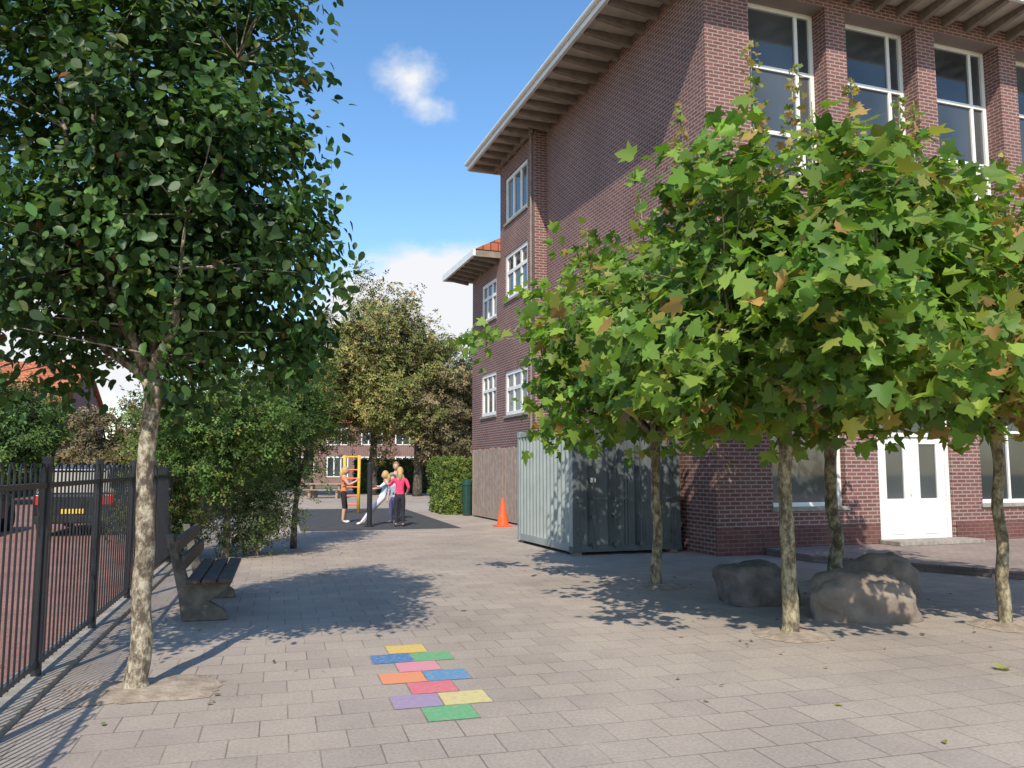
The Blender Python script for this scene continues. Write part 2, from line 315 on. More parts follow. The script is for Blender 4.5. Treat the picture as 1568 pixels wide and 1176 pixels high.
hs=N(nt,'ShaderNodeHueSaturation'); hs.inputs['Saturation'].default_value=1.2; hs.inputs['Value'].default_value=1.45; L(sk.outputs[0],hs.inputs['Color'])
tc=N(nt,'ShaderNodeTexCoord'); sp=N(nt,'ShaderNodeSeparateXYZ'); L(tc.outputs['Generated'],sp.inputs[0])
def mth(op,a,b=None,c=None,cl=False):
    n=N(nt,'ShaderNodeMath',operation=op); n.use_clamp=cl
    for i,x in enumerate((a,b,c)):
        if x is None: continue
        if isinstance(x,(int,float)): n.inputs[i].default_value=x
        else: L(x,n.inputs[i])
    return n.outputs[0]
nz=N(nt,'ShaderNodeTexNoise'); nz.inputs['Scale'].default_value=9; nz.inputs['Detail'].default_value=7; nz.inputs['Roughness'].default_value=.6; nz.inputs['Distortion'].default_value=.3
mp=N(nt,'ShaderNodeMapping'); mp.inputs['Scale'].default_value=(1,1,2.2); L(tc.outputs['Generated'],mp.inputs[0]); L(mp.outputs[0],nz.inputs['Vector'])
def blob(v,r,zs=1.0):
    s=N(nt,'ShaderNodeVectorMath',operation='SUBTRACT'); L(tc.outputs['Generated'],s.inputs[0]); s.inputs[1].default_value=v
    s2=N(nt,'ShaderNodeVectorMath',operation='MULTIPLY'); L(s.outputs[0],s2.inputs[0]); s2.inputs[1].default_value=(1,1,zs)
    l=N(nt,'ShaderNodeVectorMath',operation='LENGTH'); L(s2.outputs[0],l.inputs[0])
    return mth('SUBTRACT',1.0,mth('DIVIDE',l.outputs['Value'],r),cl=True)
def sdir(u,v):
    x=(u-784)/1250; y=(588-v)/1250; f=math.cos(PITCH)-math.sin(PITCH)*y; z=math.sin(PITCH)+math.cos(PITCH)*y
    d=R_*x+F_*f+Vector((0,0,z)); d.normalize(); return d
m1=mth('MULTIPLY',blob(sdir(628,125),.06,1.0),1.05); m2=mth('MULTIPLY',blob(sdir(655,160),.055,1.6),.85)
m3=mth('MULTIPLY',blob(sdir(680,500),.19,1.7),3.2); m4=mth('MULTIPLY',blob(sdir(40,520),.2,2.0),2.6)
lo=mth('MULTIPLY',mth('SUBTRACT',1.0,mth('DIVIDE',mth('ABSOLUTE',mth('SUBTRACT',sp.outputs[2],.1)),.13),cl=True),.5)
msum=mth('MAXIMUM',mth('MAXIMUM',mth('MAXIMUM',m1,m2),mth('MAXIMUM',m3,m4)),lo)
nz2=N(nt,'ShaderNodeTexNoise'); nz2.inputs['Scale'].default_value=22; nz2.inputs['Detail'].default_value=8; nz2.inputs['Roughness'].default_value=.62; L(tc.outputs['Generated'],nz2.inputs['Vector'])
nn_=mth('MULTIPLY_ADD',nz2.outputs['Fac'],.5,mth('MULTIPLY',nz.outputs['Fac'],.5))
cl=mth('MULTIPLY_ADD',nn_,2.4,-1.05); dens=mth('MULTIPLY',mth('ADD',cl,mth('SUBTRACT',msum,.42)),1.35,cl=True)
dens=mth('MULTIPLY',dens,mth('MULTIPLY',msum,2.5,cl=True)); dens=mth('POWER',dens,1.2,cl=True)
mx=N(nt,'ShaderNodeMix',data_type='RGBA'); L(dens,mx.inputs[0]); L(hs.outputs[0],mx.inputs[6]); mx.inputs[7].default_value=(6.1,6.2,6.4,1)
L(mx.outputs[2],bg.inputs[0]); bg.inputs[1].default_value=.15
S.view_settings.view_transform='Standard'; S.view_settings.look='None'; S.view_settings.exposure=0
# ---------------------------------------------------------------- school building
sch=empty('school_building')
wm=MB(); fm=MB(); gm=MB(); sm=MB()
def wall(fr,width,z0,z1,ops,depth):
    o,ud,nd=fr   # nd = outward normal
    us=sorted({0,width,*[q for op in ops for q in op[:2]]}); zs=sorted({z0,z1,*[q for op in ops for q in op[2:4]]})
    def P(u,z,n=0): return o+ud*u+nd*n+Vector((0,0,z))
    for i in range(len(us)-1):
        for j in range(len(zs)-1):
            cu=(us[i]+us[i+1])/2; cz=(zs[j]+zs[j+1])/2
            if any(a<cu<b and c<cz<d for a,b,c,d in ops): continue
            wm.add([P(us[i],zs[j]),P(us[i+1],zs[j]),P(us[i+1],zs[j+1]),P(us[i],zs[j+1])],[(0,1,2,3)])
    for a,b,c,d in ops:
        for (p,q) in (((a,c),(a,d)),((b,c),(b,d)),((a,c),(b,c)),((a,d),(b,d))):
            wm.add([P(*p),P(*q),P(*q,-depth),P(*p,-depth)],[(0,1,2,3)])
def window(fr,a,b,c,d,depth,cols=(.5,),rows=(),fw=.07,sill=True,mull=.05):
    n0=-depth+.001; n1=-depth+.07
    gm.fbox(fr,a+.01,b-.01,-depth-.02,-depth+.02,c+.01,d-.01)
    for (u0,u1,z0,z1) in ((a,a+fw,c,d),(b-fw,b,c,d),(a+fw,b-fw,c,c+fw),(a+fw,b-fw,d-fw,d)): fm.fbox(fr,u0,u1,-depth-.03,n1,z0,z1)
    for t in cols: u=a+(b-a)*t; fm.fbox(fr,u-mull/2,u+mull/2,-depth-.03,n1-.012,c+fw,d-fw)
    for t in rows: z=c+(d-c)*t; fm.fbox(fr,a+fw,b-fw,-depth-.03,n1-.006,z-mull/2,z+mull/2)
    if sill: sm.fbox(fr,a-.05,b+.05,-depth+.07,.05,c-.07,c+.003)
X0,Y0,X1,Y1,ZT=8.3,12.68,26.5,24.0,11.3
front=(Vector((X0,Y0,0)),VX,-VY)
up=[(1.0+2.36*k,2.85+2.36*k,7.1,10.95) for k in range(7)]
midw=[(1.0+2.36*k,2.85+2.36*k,3.9,6.1) for k in range(7)]
gr=[(1.23,2.9,.85,2.75),(3.7,5.56,.12,2.75),(6.35,8.25,.85,2.75),(9.0,10.9,.85,2.75),(11.6,13.5,.85,2.75),(14.2,16.2,.85,2.75)]
wall(front,X1-X0,0,ZT,up+midw+gr,.46)
for i,(a,b,c,d) in enumerate(up):
    window(front,a,b,c,d,.46,cols=(.78,) if i%2==0 else (.8,),rows=(.31,.66),fw=.09,mull=.08)
    # opening casements beside the fixed pane
    u0=a+(b-a)*.79; 
    fm.fbox(front,u0,b-.09,-.43,-.37,c+.09+.02,c+.16); fm.fbox(front,u0+.04,u0+.09,-.43,-.371,c+.16,c+1.2)
for (a,b,c,d) in midw: window(front,a,b,c,d,.40,cols=(.33,.66),rows=(.65,),fw=.08)
for i,(a,b,c,d) in enumerate(gr):
    if i!=1: window(front,a,b,c,d,.2,cols=(.5,) if i==2 else (),rows=(.78,),fw=.08)
# balcony railing in second upper window
a,b,c,d=up[1]
for k in range(18): u=a+.08+(b-a-.16)*k/17; fm.fbox(front,u-.009,u+.009,-.12,-.10,c+.05,c+1.15)
fm.fbox(front,a,b,-.13,-.09,c+1.15,c+1.19)
# double door
dm=MB(); a,b,c,d=gr[1]; fr=front
dm.fbox(fr,a,a+.08,-.22,-.06,c,d); dm.fbox(fr,b-.08,b,-.22,-.06,c,d); dm.fbox(fr,a+.08,b-.08,-.22,-.06,d-.08,d); dm.fbox(fr,a+.08,b-.08,-.22,-.06,2.2,2.28)
for (p,q) in ((a+.085,(a+b)/2-.003),((a+b)/2+.003,b-.085)):
    dm.fbox(fr,p,p+.2,-.18,-.1,c+.02,2.195); dm.fbox(fr,q-.2,q,-.18,-.1,c+.02,2.195)
    dm.fbox(fr,p+.2,q-.2,-.18,-.1,c+.02,c+.85); dm.fbox(fr,p+.2,q-.2,-.18,-.1,2.06,2.195)
    gm.fbox(fr,p+.19,q-.19,-.15,-.13,c+.84,2.07)
    dm.fbox(fr,p+.25,q-.25,-.1,-.09,c+.15,c+.72)
gm.fbox(fr,a+.08,b-.08,-.16,-.13,2.28,d-.08)
dm.fbox(fr,(a+b)/2-.07,(a+b)/2-.05,-.1,-.05,1.05,1.2)
dm.obj('double_door',[M['white']],sch,bevel=.006)
# side walls
side=(Vector((X0,Y0,0)),VY,-VX); wall(side,20.9-Y0,0,ZT,[],.2)
secf=(Vector((7.94,20.9,0)),VX,-VY); wall(secf,X0-7.94,0,ZT,[],.2)
sec=(Vector((7.94,20.9,0)),VY,-VX)
so_=[(.6,2.6,9.15,10.6),(.6,2.6,6.7,8.15),(.6,2.6,3.15,4.5)]
wall(sec,3.1,0,ZT,so_,.1)
for o_ in so_: window(sec,*o_,.1,cols=(.33,.66),rows=(.6,) if o_[2]<9 else (),fw=.12,mull=.11)
low=(Vector((7.945,24.0,0)),VY,-VX)
lo_=[(.4,2.0,6.4,7.7),(.4,2.0,3.25,4.65)]
wall(low,3.1,0,8.3,lo_,.1)
for o_ in lo_: window(low,*o_,.1,cols=(.33,.66),rows=(.6,),fw=.12,mull=.1)
# backs
wm.add([(7.94,24,8.2),(X1,24,8.2),(X1,24,ZT),(7.94,24,ZT)],[(0,1,2,3)])
wm.add([(X1,Y0,0),(X1,24,0),(X1,24,ZT),(X1,Y0,ZT)],[(0,1,2,3)])
wm.add([(7.945,27.1,0),(X1,27.1,0),(X1,27.1,8.3),(7.945,27.1,8.3)],[(0,1,2,3)])
wm.add([(X1,24,0),(X1,27.1,0),(X1,27.1,8.3),(X1,24,8.3)],[(0,1,2,3)])
wm.obj('brick_walls',[M['brick']],sch,fixn=False)
fm.obj('window_frames',[M['white']],sch); gm.obj('window_glass',[M['glass']],sch); sm.obj('window_sills',[M['concrete']],sch)
pl=MB(); pl.fbox(front,-.02,1.18,.001,.03,0,.5); pl.fbox(front,2.95,3.66,.001,.03,0,.5); pl.fbox(front,5.6,18.2,.001,.03,0,.5)
pl.fbox(front,1.18,2.95,.001,.028,0,.5); pl.obj('brick_plinth',[M['brick_base']],sch)
# eaves
ev=MB(); ra=MB(); fa=MB(); rf=MB()
ex0,ey0,ex1,ey1=7.1,11.6,27.6,24.75; ze=11.2
ev.box(ex0+.02,ex1,ey0+.02,ey1-.02,ze+.12,ze+.2)
yy=ey0+.3
while yy<ey1-.1:
    wx=8.3 if yy<20.9 else 7.94
    ra.prism((Vector((0,yy,0)),VX,VY),[(ex0+.06,ze+.02),(wx,ze-.12),(wx,ze+.12),(ex0+.06,ze+.12)],0,.11); yy+=.62
xx=ex0+.35
while xx<ex1-.1:
    ra.prism((Vector((xx,0,0)),VY,VX),[(ey0+.06,ze+.02),(Y0,ze-.12),(Y0,ze+.12),(ey0+.06,ze+.12)],0,.11); xx+=.62
ra.box(7.82,7.9,20.9,24.3,ze-.1,ze+.1)
fa.box(ex0-.06,ex0+.02,ey0-.06,ey1,ze+.03,ze+.24); fa.box(ex0+.02,ex1,ey0-.06,ey0+.02,ze+.03,ze+.24); fa.box(ex0+.02,ex1,ey1-.02,ey1+.04,ze+.03,ze+.24)
fa.tube([(ex0-.1,ey0-.1,ze+.22),(ex0-.1,ey1,ze+.22)],.06,8); fa.tube([(ex0-.1,ey0-.1,ze+.22),(ex1,ey0-.1,ze+.22)],.06,8)
cx=(ey1-ey0)/2
rf.add([(ex0,ey0,ze+.24),(ex1,ey0,ze+.24),(ex1,ey1,ze+.24),(ex0,ey1,ze+.24),(ex0+cx,ey0+cx,ze+3.6),(ex1-cx,ey0+cx,ze+3.6)],[(0,1,5,4),(1,2,5),(2,3,4,5),(3,0,4)])
# lower block eaves
zl=8.2; ev.box(7.12,X1,24.003,27.85,zl+.12,zl+.2)
yy=24.3
while yy<27.8: ra.prism((Vector((0,yy,0)),VX,VY),[(7.18,zl+.02),(7.94,zl-.1),(7.94,zl+.12),(7.18,zl+.12)],0,.11); yy+=.55
fa.box(7.04,7.12,24.003,27.9,zl+.03,zl+.24); fa.box(7.12,X1,27.85,27.9,zl+.03,zl+.24)
ra.box(7.12,7.94,23.97,24.0,zl+.0,zl+.2)
ev.obj('soffit_boards',[M['cream']],sch); ra.obj('rafters',[M['rafter']],sch); fa.obj('fascia_and_gutter',[M['white']],sch); rf.obj('hipped_roof',[M['tile']],sch)
rr=MB(); rr.add([(7.1,24.003,zl+.24),(7.1,27.88,zl+.24),(10.3,27.88,zl+1.9),(10.3,24.003,zl+1.9),(X1,27.88,zl+1.9),(X1,24.003,zl+1.9)],[(0,1,2,3),(3,2,4,5)]); rr.add([(7.1,27.88,zl+.24),(X1,27.88,zl+.24),(X1,27.88,zl+1.9),(10.3,27.88,zl+1.9)],[(0,1,2,3)])
rr.add([(7.1,24.003,zl+.24),(7.95,24.003,zl+.24),(7.95,24.003,zl+.68)],[(0,1,2)]); rr.obj('low_roof_red_tiles',[M['redtile']],sch)
dp=MB(); dp.tube([(7.88,21.05,0),(7.88,21.05,11.1)],.035,8); dp.obj('downpipes',[M['rafter']],sch)
# raised terrace
tr=MB(); P=[(9.3,12.64),(9.3,11.4),(10.9,8.2),(26,8.2),(26,12.64)]
tr.add([(x,y,0) for x,y in P]+[(x,y,.12) for x,y in P],[(0,1,2,3,4),(0,1,6,5),(1,2,7,6),(2,3,8,7),(3,4,9,8),(4,0,5,9)]); tr.add([(x,y,.12) for x,y in P],[(0,1,2,3,4)],1); tr.obj('raised_terrace',[M['edge'],M['terrace']])
st=MB(); st.box(11.9,14.0,12.1,12.62,.12,.2); st.obj('door_step',[M['concrete']],bevel=.01)
# ---------------------------------------------------------------- container
ct=empty('shipping_container'); cs=MB(); cf=MB(); cr_=MB()
cx0,cx1,cy0,cy1,cz0,cz1=5.89,8.12,13.62,16.6,.06,2.33
def corr(mb,fr,u0,u1,z0,z1,pitch,dep,base):
    o,ud,nd=fr; pr=[]; u=u0
    while u<u1-.001:
        for du,n in ((0,0),(pitch*.35,0),(pitch*.5,-dep),(pitch*.85,-dep)):
            if u+du<u1: pr.append((u+du,n))
        u+=pitch
    pr.append((u1,0)); vs=[]
    for uu,n in pr:
        for z in (z0,z1): vs.append(o+ud*uu+nd*(n+base)+Vector((0,0,z)))
    mb.add(vs,[(2*i,2*i+2,2*i+3,2*i+1) for i in range(len(pr)-1)])
for fr,w_ in (((Vector((cx0,cy0,0)),VY,-VX),cy1-cy0),((Vector((cx1,cy0,0)),VY,VX),cy1-cy0),((Vector((cx0,cy1,0)),VX,VY),cx1-cx0)):
    corr(cs,fr,.12,w_-.1,cz0+.14,cz1-.1,.19,.04,-.01)
    cs.fbox(fr,.1,w_-.1,-.06,0,cz0,cz0+.14); cs.fbox(fr,.1,w_-.1,-.06,0,cz1-.1,cz1)
for x in (cx0,cx1-.1):
    for y in (cy0,cy1-.1): cs.box(x,x+.1,y,y+.1,cz0,cz1)
cs.box(cx0+.04,cx1-.04,cy0+.04,cy1-.04,cz1-.05,cz1-.015)
for x in (cx0-.01,cx1-.15):
    for y in (cy1-.15,):
        for z in (cz0-.012,cz1-.105): cs.box(x,x+.16,y,y+.16,z,z+.118)
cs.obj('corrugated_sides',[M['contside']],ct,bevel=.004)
fr=(Vector((cx0,cy0,0)),VX,-VY); w_=cx1-cx0
for x in (-.01,w_-.15):
    for z in (cz0-.012,cz1-.105): cf.fbox(fr,x,x+.16,-.15,.014,z,z+.118)
cf.fbox(fr,.15,w_-.15,-.08,.0,cz0,cz0+.1); cf.fbox(fr,.15,w_-.15,-.08,.0,cz1-.1,cz1)
cf.fbox(fr,.003,.15,.0,.012,cz0+.11,cz1-.11); cf.fbox(fr,w_-.15,w_-.003,.0,.012,cz0+.11,cz1-.11)
h=w_/2
for (p,q) in ((.155,h-.006),(h+.006,w_-.155)):
    corr(cf,fr,p,q,cz0+.1,cz1-.1,(q-p)/2.35,.035,-.012)
    cf.fbox(fr,p,p+.05,-.03,.006,cz0+.11,cz1-.11); cf.fbox(fr,q-.05,q,-.03,.006,cz0+.11,cz1-.11)
    for t in (.27,.73):
        u=p+(q-p)*t; cr_.tube([fr[0]+VX*u-VY*.035+Vector((0,0,cz0+.06)),fr[0]+VX*u-VY*.035+Vector((0,0,cz1-.05))],.017,8)
        for z in (cz0+.1,cz0+.6,cz0+1.5,cz1-.14): cr_.fbox(fr,u-.045,u+.045,0,.05,z,z+.06)
        cr_.fbox(fr,u-.02,u+.28,.04,.06,cz0+.95,cz0+.985)
    for z in (.35,.95,1.5,2.05):
        e_=p if p<1 else q; cr_.fbox(fr,e_-.06,e_+.06,.0,.03,z,z+.08)
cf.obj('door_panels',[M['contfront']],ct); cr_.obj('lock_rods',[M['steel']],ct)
lb=MB(); lb.fbox(fr,.36,.46,-.008,.02,1.32,1.40); lb.obj('label',[M['white']],ct)
fe=MB(); [fe.box(x,x+.15,y,y+.15,0,.05) for x in (cx0+.05,cx1-.2) for y in (cy0+.05,cy1-.2)]; fe.obj('foot_blocks',[M['concrete']],ct)
# ---------------------------------------------------------------- fence
fn=empty('metal_railing_fence'); rb=MB(); n0=1.2; n1=30
fo=-1.76
for k in range(0,20):
    b=6.88-1.9*3+1.9*k
    if b<n1: rb.fbox(GF,fo-.03,fo+.03,b-.03,b+.03,0,1.66); rb.fbox(GF,fo-.036,fo+.036,b-.036,b+.036,1.66,1.68)
rb.fbox(GF,fo-.018,fo+.018,n0,n1,1.44,1.48); rb.fbox(GF,fo-.018,fo+.018,n0,n1,.12,.16)
rb.obj('posts_and_rails',[M['fence']],fn)
bb=MB(); k=0; b=n0
sp_=.125
while b<n1:
    p=G(fo,b); q=G(fo,b+sp_)
    if k%2==0 :
        pts=[p+Vector((0,0,.1)),p+Vector((0,0,1.5))]
        for j in range(0,7):
            t=math.pi*j/6; c=p.lerp(q,.5-.5*math.cos(t)); pts.append(c+Vector((0,0,1.55+.075*math.sin(t))))
        pts+=[q+Vector((0,0,1.5)),q+Vector((0,0,.1))]
        bb.tube(pts,.0085,5,cap=False)
    b+=sp_; k+=1
bb.obj('hooped_bars',[M['fence']],fn,fixn=False)
# ---------------------------------------------------------------- bench
be=empty('park_bench'); lg=MB(); sl_=MB()
prof=[(-.98,0),(-.52,0),(-.56,.1),(-.72,.2),(-.52,.34),(-.49,.41),(-.93,.41),(-1.09,.9),(-1.17,.9),(-1.03,.3)]
for b in (9.1,10.65): lg.prism((G(0,b),gu,gn),prof,0,.12)
lg.obj('concrete_supports',[M['legs']],be,bevel=.015)
for i in range(3): a=-.93+.155*i; sl_.fbox(GF,a,a+.135,8.85,10.95,.412,.455)
for i in range(2):
    z=.56+.19*i; a=-.93-(z-.41)*.33
    sl_.fbox(GF,a+.0,a+.045,8.85,10.95,z,z+.145)
sl_.obj('seat_and_back_slats',[M['plank']],be,bevel=.008)
# ---------------------------------------------------------------- boulders
import bmesh
def boulder(loc,sx,sy,sz,seed,mat,rot=0):
    bm=bmesh.new(); bmesh.ops.create_icosphere(bm,subdivisions=5,radius=1)
    for v in bm.verts:
        c=v.co.copy(); q=Vector([math.copysign(abs(t)**.8,t) for t in c]); d=1+.24*noise.noise(c*1.2+Vector((seed,0,0)))+.10*noise.noise(c*3+Vector((0,seed,0)))+.03*noise.noise(c*9)
        v.co=q*d; v.co.z=max(v.co.z,-.55); v.co.z*=(1-.12*c.x)
        v.co.x*=sx;v.co.y*=sy;v.co.z*=sz
    me=bpy.data.meshes.new('boulder'); bm.to_mesh(me); bm.free(); me.polygons.foreach_set('use_smooth',[True]*len(me.polygons)); me.materials.append(M[mat])
    o=bpy.data.objects.new('boulder',me); o.location=loc+Vector((0,0,sz*.45)); o.rotation_euler=(0,0,rot); S.collection.objects.link(o); return o
boulder(W(2.92,9.8),.45,.40,.33,3,'stone2',-.3)
boulder(W(3.74,8.8),.54,.38,.34,17,'stone',-.33)
boulder(W(4.55,10.0),.36,.40,.36,21,'stone',.4)
# ---------------------------------------------------------------- cone, wooden fence, hedge, bin
tcn=empty('traffic_cone',W(-.25,22.2)); mb=MB(); mb.tube([(0,0,.03),(0,0,.3),(0,0,.55),(0,0,.76)],[.17,.115,.065,.03],20); mb.obj('cone',[M['orange']],tcn,smooth=False)
mb=MB(); mb.box(-.22,.22,-.22,.22,0,.04); mb.obj('base',[M['orange']],tcn,bevel=.02)
wf=empty('wooden_board_fence'); mb=MB(); y=16.9; i=0
while y<25.55:
    mb.box(7.55+random.uniform(-.008,.008),7.58,y,y+.135,.05,2.15+random.uniform(-.04,.04)); y+=.142
mb.box(7.585,7.63,16.9,25.6,.4,.5); mb.box(7.585,7.63,16.9,25.6,1.7,1.8)
mb.box(7.55,7.9,25.66,25.7,.05,2.15)
mb.obj('boards',[M['wood']],wf)
def hedge(name,x0,x1,y0,y1,z1,n,cols,wts,size=.09,grid=False):
    e=empty(name); inner=MB(); 
    fr=GF if grid else (V0,VX,VY); inner.fbox(fr,x0+.12,x1-.12,y0+.12,y1-.12,0,z1-.12); inner.obj('core',[M['barkd']],e)
    u=rng.random(n)*(x1-x0)+x0; v=rng.random(n)*(y1-y0)+y0; z=rng.random(n)*z1
    f=rng.choice(4,n,p=[.3,.25,.15,.3]); P=np.stack([u,v,z],1); Nn=np.zeros((n,3))
    A1=(f==0);P[A1,0]=x0;Nn[A1,0]=-1
    A1=(f==1);P[A1,1]=y0;Nn[A1,1]=-1
    A1=(f==2);P[A1,0]=x1;Nn[A1,0]=1
    A1=(f==3);P[A1,2]=z1;Nn[A1,2]=1
    bumpn=np.array([noise.noise(Vector(p)*1.6) for p in P])*.14
    P+=Nn*bumpn[:,None]+rng.normal(size=(n,3))*.05; P[:,2]=np.maximum(P[:,2],.03)
    if grid:
        c,s=math.cos(GA),math.sin(GA); Rm=np.array([[c,s,0],[-s,c,0],[0,0,1]]); P=P@Rm; Nn=Nn@Rm
    leaves('foliage',P,Nn+rng.normal(size=(n,3))*.6,rng.normal(size=(n,3)),size*rng.uniform(.6,1.3,n),T_sprig,pal(n,cols,wts,.35),M['leafb'],e)
hedge('hedge',6.95,7.85,26.7,29,1.8,5000,[(.12,.18,.035),(.08,.13,.03),(.2,.23,.05)],[.5,.3,.2],.13)
bn=empty('litter_bin',(7.5,26.1,0)); mb=MB(); mb.tube([(0,0,.02),(0,0,1.0)],[.15,.18],12); mb.tube([(0,0,1.0),(0,0,1.12),(0,0,1.2)],[.2,.19,.08],12); mb.obj('bin_body',[M['binplastic']],bn)
# ---------------------------------------------------------------- main trees
GP=[(.05,.105,.025),(.036,.08,.02),(.075,.14,.028),(.14,.17,.04),(.25,.10,.04)]
tree('ornamental_pear_tree',B_left,[(0,0,-.05,.11),(-.02,0,.08,.082),(0,0,.5,.072),(.02,0,1.0,.067),(-.02,.02,1.5,.062),(0,.02,2.0,.062),(.0,.02,2.25,.07)],
     tuple(B_left+R_*-.08+Vector((0,0,3.55))),1.33,2.9,1.5,370,92,.27,.088,T_pear,M['leaf'],M['bark'],GP,[.45,.3,.2,.04,.006],nl=9,seed=3,droop=.7,zmin=2.05,shell=2.1,lump=.32,upw=.35,clvar=.38,boxy=.35)
PC=[(.145,.245,.038),(.09,.17,.03),(.22,.31,.05),(.28,.28,.065),(.32,.19,.07)]
def shoots(l):
    out=[]
    for (dx,dd,z0,z1,c) in l:
        p=R_*dx+F_*dd; out.append((p.x,p.y,z0,z1,c))
    return out
yb=(.36,.29,.10)
tr_=lambda r:[(0,0,-.05,r*1.7),(0,0,.06,r*1.2),(.01,0,.6,r),(-.01,.01,1.2,r*.95),(.01,0,1.7,r*.92),(0,0,2.0,r*1.1)]
tree('plane_tree',B1,tr_(.07),tuple(B1+R_*.3-F_*.25+Vector((0,0,3.0))),1.9,1.75,1.15,290,34,.36,.15,T_plane,M['leafp'],M['bark2'],PC,[.42,.25,.22,.08,.03],nl=9,seed=5,
     shoots=shoots([(-.25,-.2,4.0,5.9,yb),(.2,.1,4.2,5.7,yb),(.75,-.2,3.9,5.45,yb),(-.9,.1,3.8,5.3,yb),(1.3,0,3.8,5.4,yb),(.45,0,4,5.3,yb),(-.6,0,3.9,5.0,yb),(.0,.3,4,5.4,yb)]),zmin=1.9,shell=2.2,lump=.32,droop=.6,boxy=.45,clvar=.35)
tree('plane_tree',B2,tr_(.065),tuple(B2+R_*.05-F_*.2+Vector((0,0,3.1))),1.85,1.75,1.15,240,32,.36,.15,T_plane,M['leafp'],M['bark2'],PC,[.42,.25,.25,.06,.03],nl=9,seed=8,
     shoots=shoots([(-.1,-.2,4.2,5.4,yb),(.8,.1,4.2,6.2,yb),(-.9,0,3.9,4.9,yb),(1.2,0,4.0,5.7,yb)]),zmin=1.95,shell=2.2,lump=.32,droop=.6,boxy=.45,clvar=.35)
tree('plane_tree',B3,tr_(.085),tuple(B3+Vector((0,0,3.4))),1.9,1.9,1.1,140,30,.38,.17,T_plane,M['leafp'],M['bark2'],PC,[.42,.3,.2,.06,.03],nl=8,seed=12,
     shoots=shoots([(0.9,-.2,4.2,6.4,yb),(.2,.1,4.2,5.9,yb)]),zmin=2.1,shell=2.4,droop=.55,boxy=.4)
PD=[(.19,.235,.045),(.13,.19,.036),(.29,.26,.06),(.35,.23,.075),(.24,.155,.055)]
tree('plane_tree',B4,tr_(.058),tuple(B4+R_*.1-F_*.15+Vector((0,0,3.05))),1.8,1.4,.98,220,32,.36,.15,T_plane,M['leafp'],M['bark2'],PD,[.36,.22,.2,.14,.08],nl=8,seed=15,
     shoots=shoots([(-.8,-.2,3.7,5.4,yb),(-.3,.1,3.9,5.1,yb),(.3,0,3.9,5.0,yb),(-1.2,.1,3.6,4.8,yb)]),zmin=1.95,shell=2.3,droop=.55,boxy=.4,clvar=.35)
# mid shrubs
GS=[(.075,.135,.035),(.11,.18,.045),(.055,.10,.028),(.18,.20,.045)]
tree('young_ash_tree',W(-5.1,14.6),[(0,0,-.05,.08),(0,0,.6,.06),(.03,0,1.2,.055)],tuple(W(-5.15,14.0,2.2)),1.2,1.35,1.1,100,60,.36,.13,T_sprig,M['leafm'],M['bark'],GS,[.4,.35,.15,.1],nl=7,seed=21)
tree('young_ash_tree',W(-4.3,16.2),[(0,0,-.05,.07),(0,0,.6,.055),(.03,0,1.2,.05)],tuple(W(-4.45,16.2,2.5)),.95,1.4,1.3,70,60,.36,.13,T_sprig,M['leafm'],M['barkd'],GS,[.5,.15,.3,.05],nl=7,seed=22)
tree('garden_bush',W(-4.65,14.9),[(0,0,-.05,.04),(0,0,.15,.04)],tuple(W(-4.65,14.9,.75)),.7,.75,.65,60,45,.3,.10,T_sprig,M['leafm'],M['bark'],[(.24,.26,.16),(.08,.13,.045),(.14,.18,.07)],[.3,.4,.3],nl=7,seed=23)
tree('garden_bush',W(-5.9,13.8),[(0,0,-.05,.04),(0,0,.15,.04)],tuple(W(-5.9,13.8,.7)),.7,.8,.6,50,45,.3,.10,T_sprig,M['leafm'],M['barkd'],[(.14,.14,.05),(.08,.12,.04),(.2,.16,.06)],[.3,.5,.2],nl=7,seed=24)
# background trees
BG=[(.17,.18,.055),(.13,.155,.045),(.23,.22,.07),(.28,.21,.075)]
BH=[(.17,.135,.065),(.13,.12,.06),(.2,.155,.08)]
def btree(x,d,h,r,ncl,cols,w_,seed,z0=3.0,name='background_tree',ls=.32):
    cz=z0+(h-z0)*.45
    tree(name,W(x,d),[(0,0,-.1,.28),(0,0,1.5,.22),(.1,0,z0+.8,.18)],tuple(W(x,d,cz)),r,h-cz,cz-z0,ncl,50,r*.2,ls,T_sprig,M['leafb'],M['barkd'],cols,w_,nl=8,seed=seed,shell=2.2,lump=.35,clvar=.35)
btree(-8.0,47,12.0,4.0,330,BG,[.35,.15,.35,.15],31)
btree(-11.4,46,8.2,3.3,160,BG,[.3,.2,.3,.2],32)
btree(-5.2,45,8.4,2.8,140,BG,[.3,.4,.2,.1],33)
btree(-3.4,44,7.6,2.3,130,BH,[.4,.4,.2],34,z0=1.2)
btree(-3.6,68,13.6,3.5,100,[(.05,.08,.04),(.07,.11,.05)],[.5,.5],35,ls=.4)
btree(-17,52,7.2,3.6,110,BG,[.4,.4,.1,.1],36,z0=1.2)
btree(-22.5,36,5.9,2.8,130,[(.09,.16,.04),(.07,.12,.03)],[.5,.5],37,z0=.6)
btree(-17.0,36,4.6,2.4,90,BH,[.5,.3,.2],38,z0=.5)
btree(-14.2,35,4.6,2.2,80,[(.14,.18,.05),(.10,.14,.04)],[.5,.5],39,z0=.5)
btree(-29,45,7,3.5,100,[(.09,.14,.04),(.07,.11,.035)],[.5,.5],40,z0=.6)
HC=[(.05,.09,.028),(.08,.12,.04),(.12,.14,.045)]
hedge('hedge',-15.2,-13.6,14,60,1.9,9000,HC,[.4,.4,.2],.2,grid=True)
hedge('hedge',4.5,10,50,51.4,1.9,3500,HC,[.5,.3,.2],.25,grid=True)
hedge('hedge',-6,.8,60,61.4,1.5,3500,HC,[.5,.3,.2],.25,grid=True)
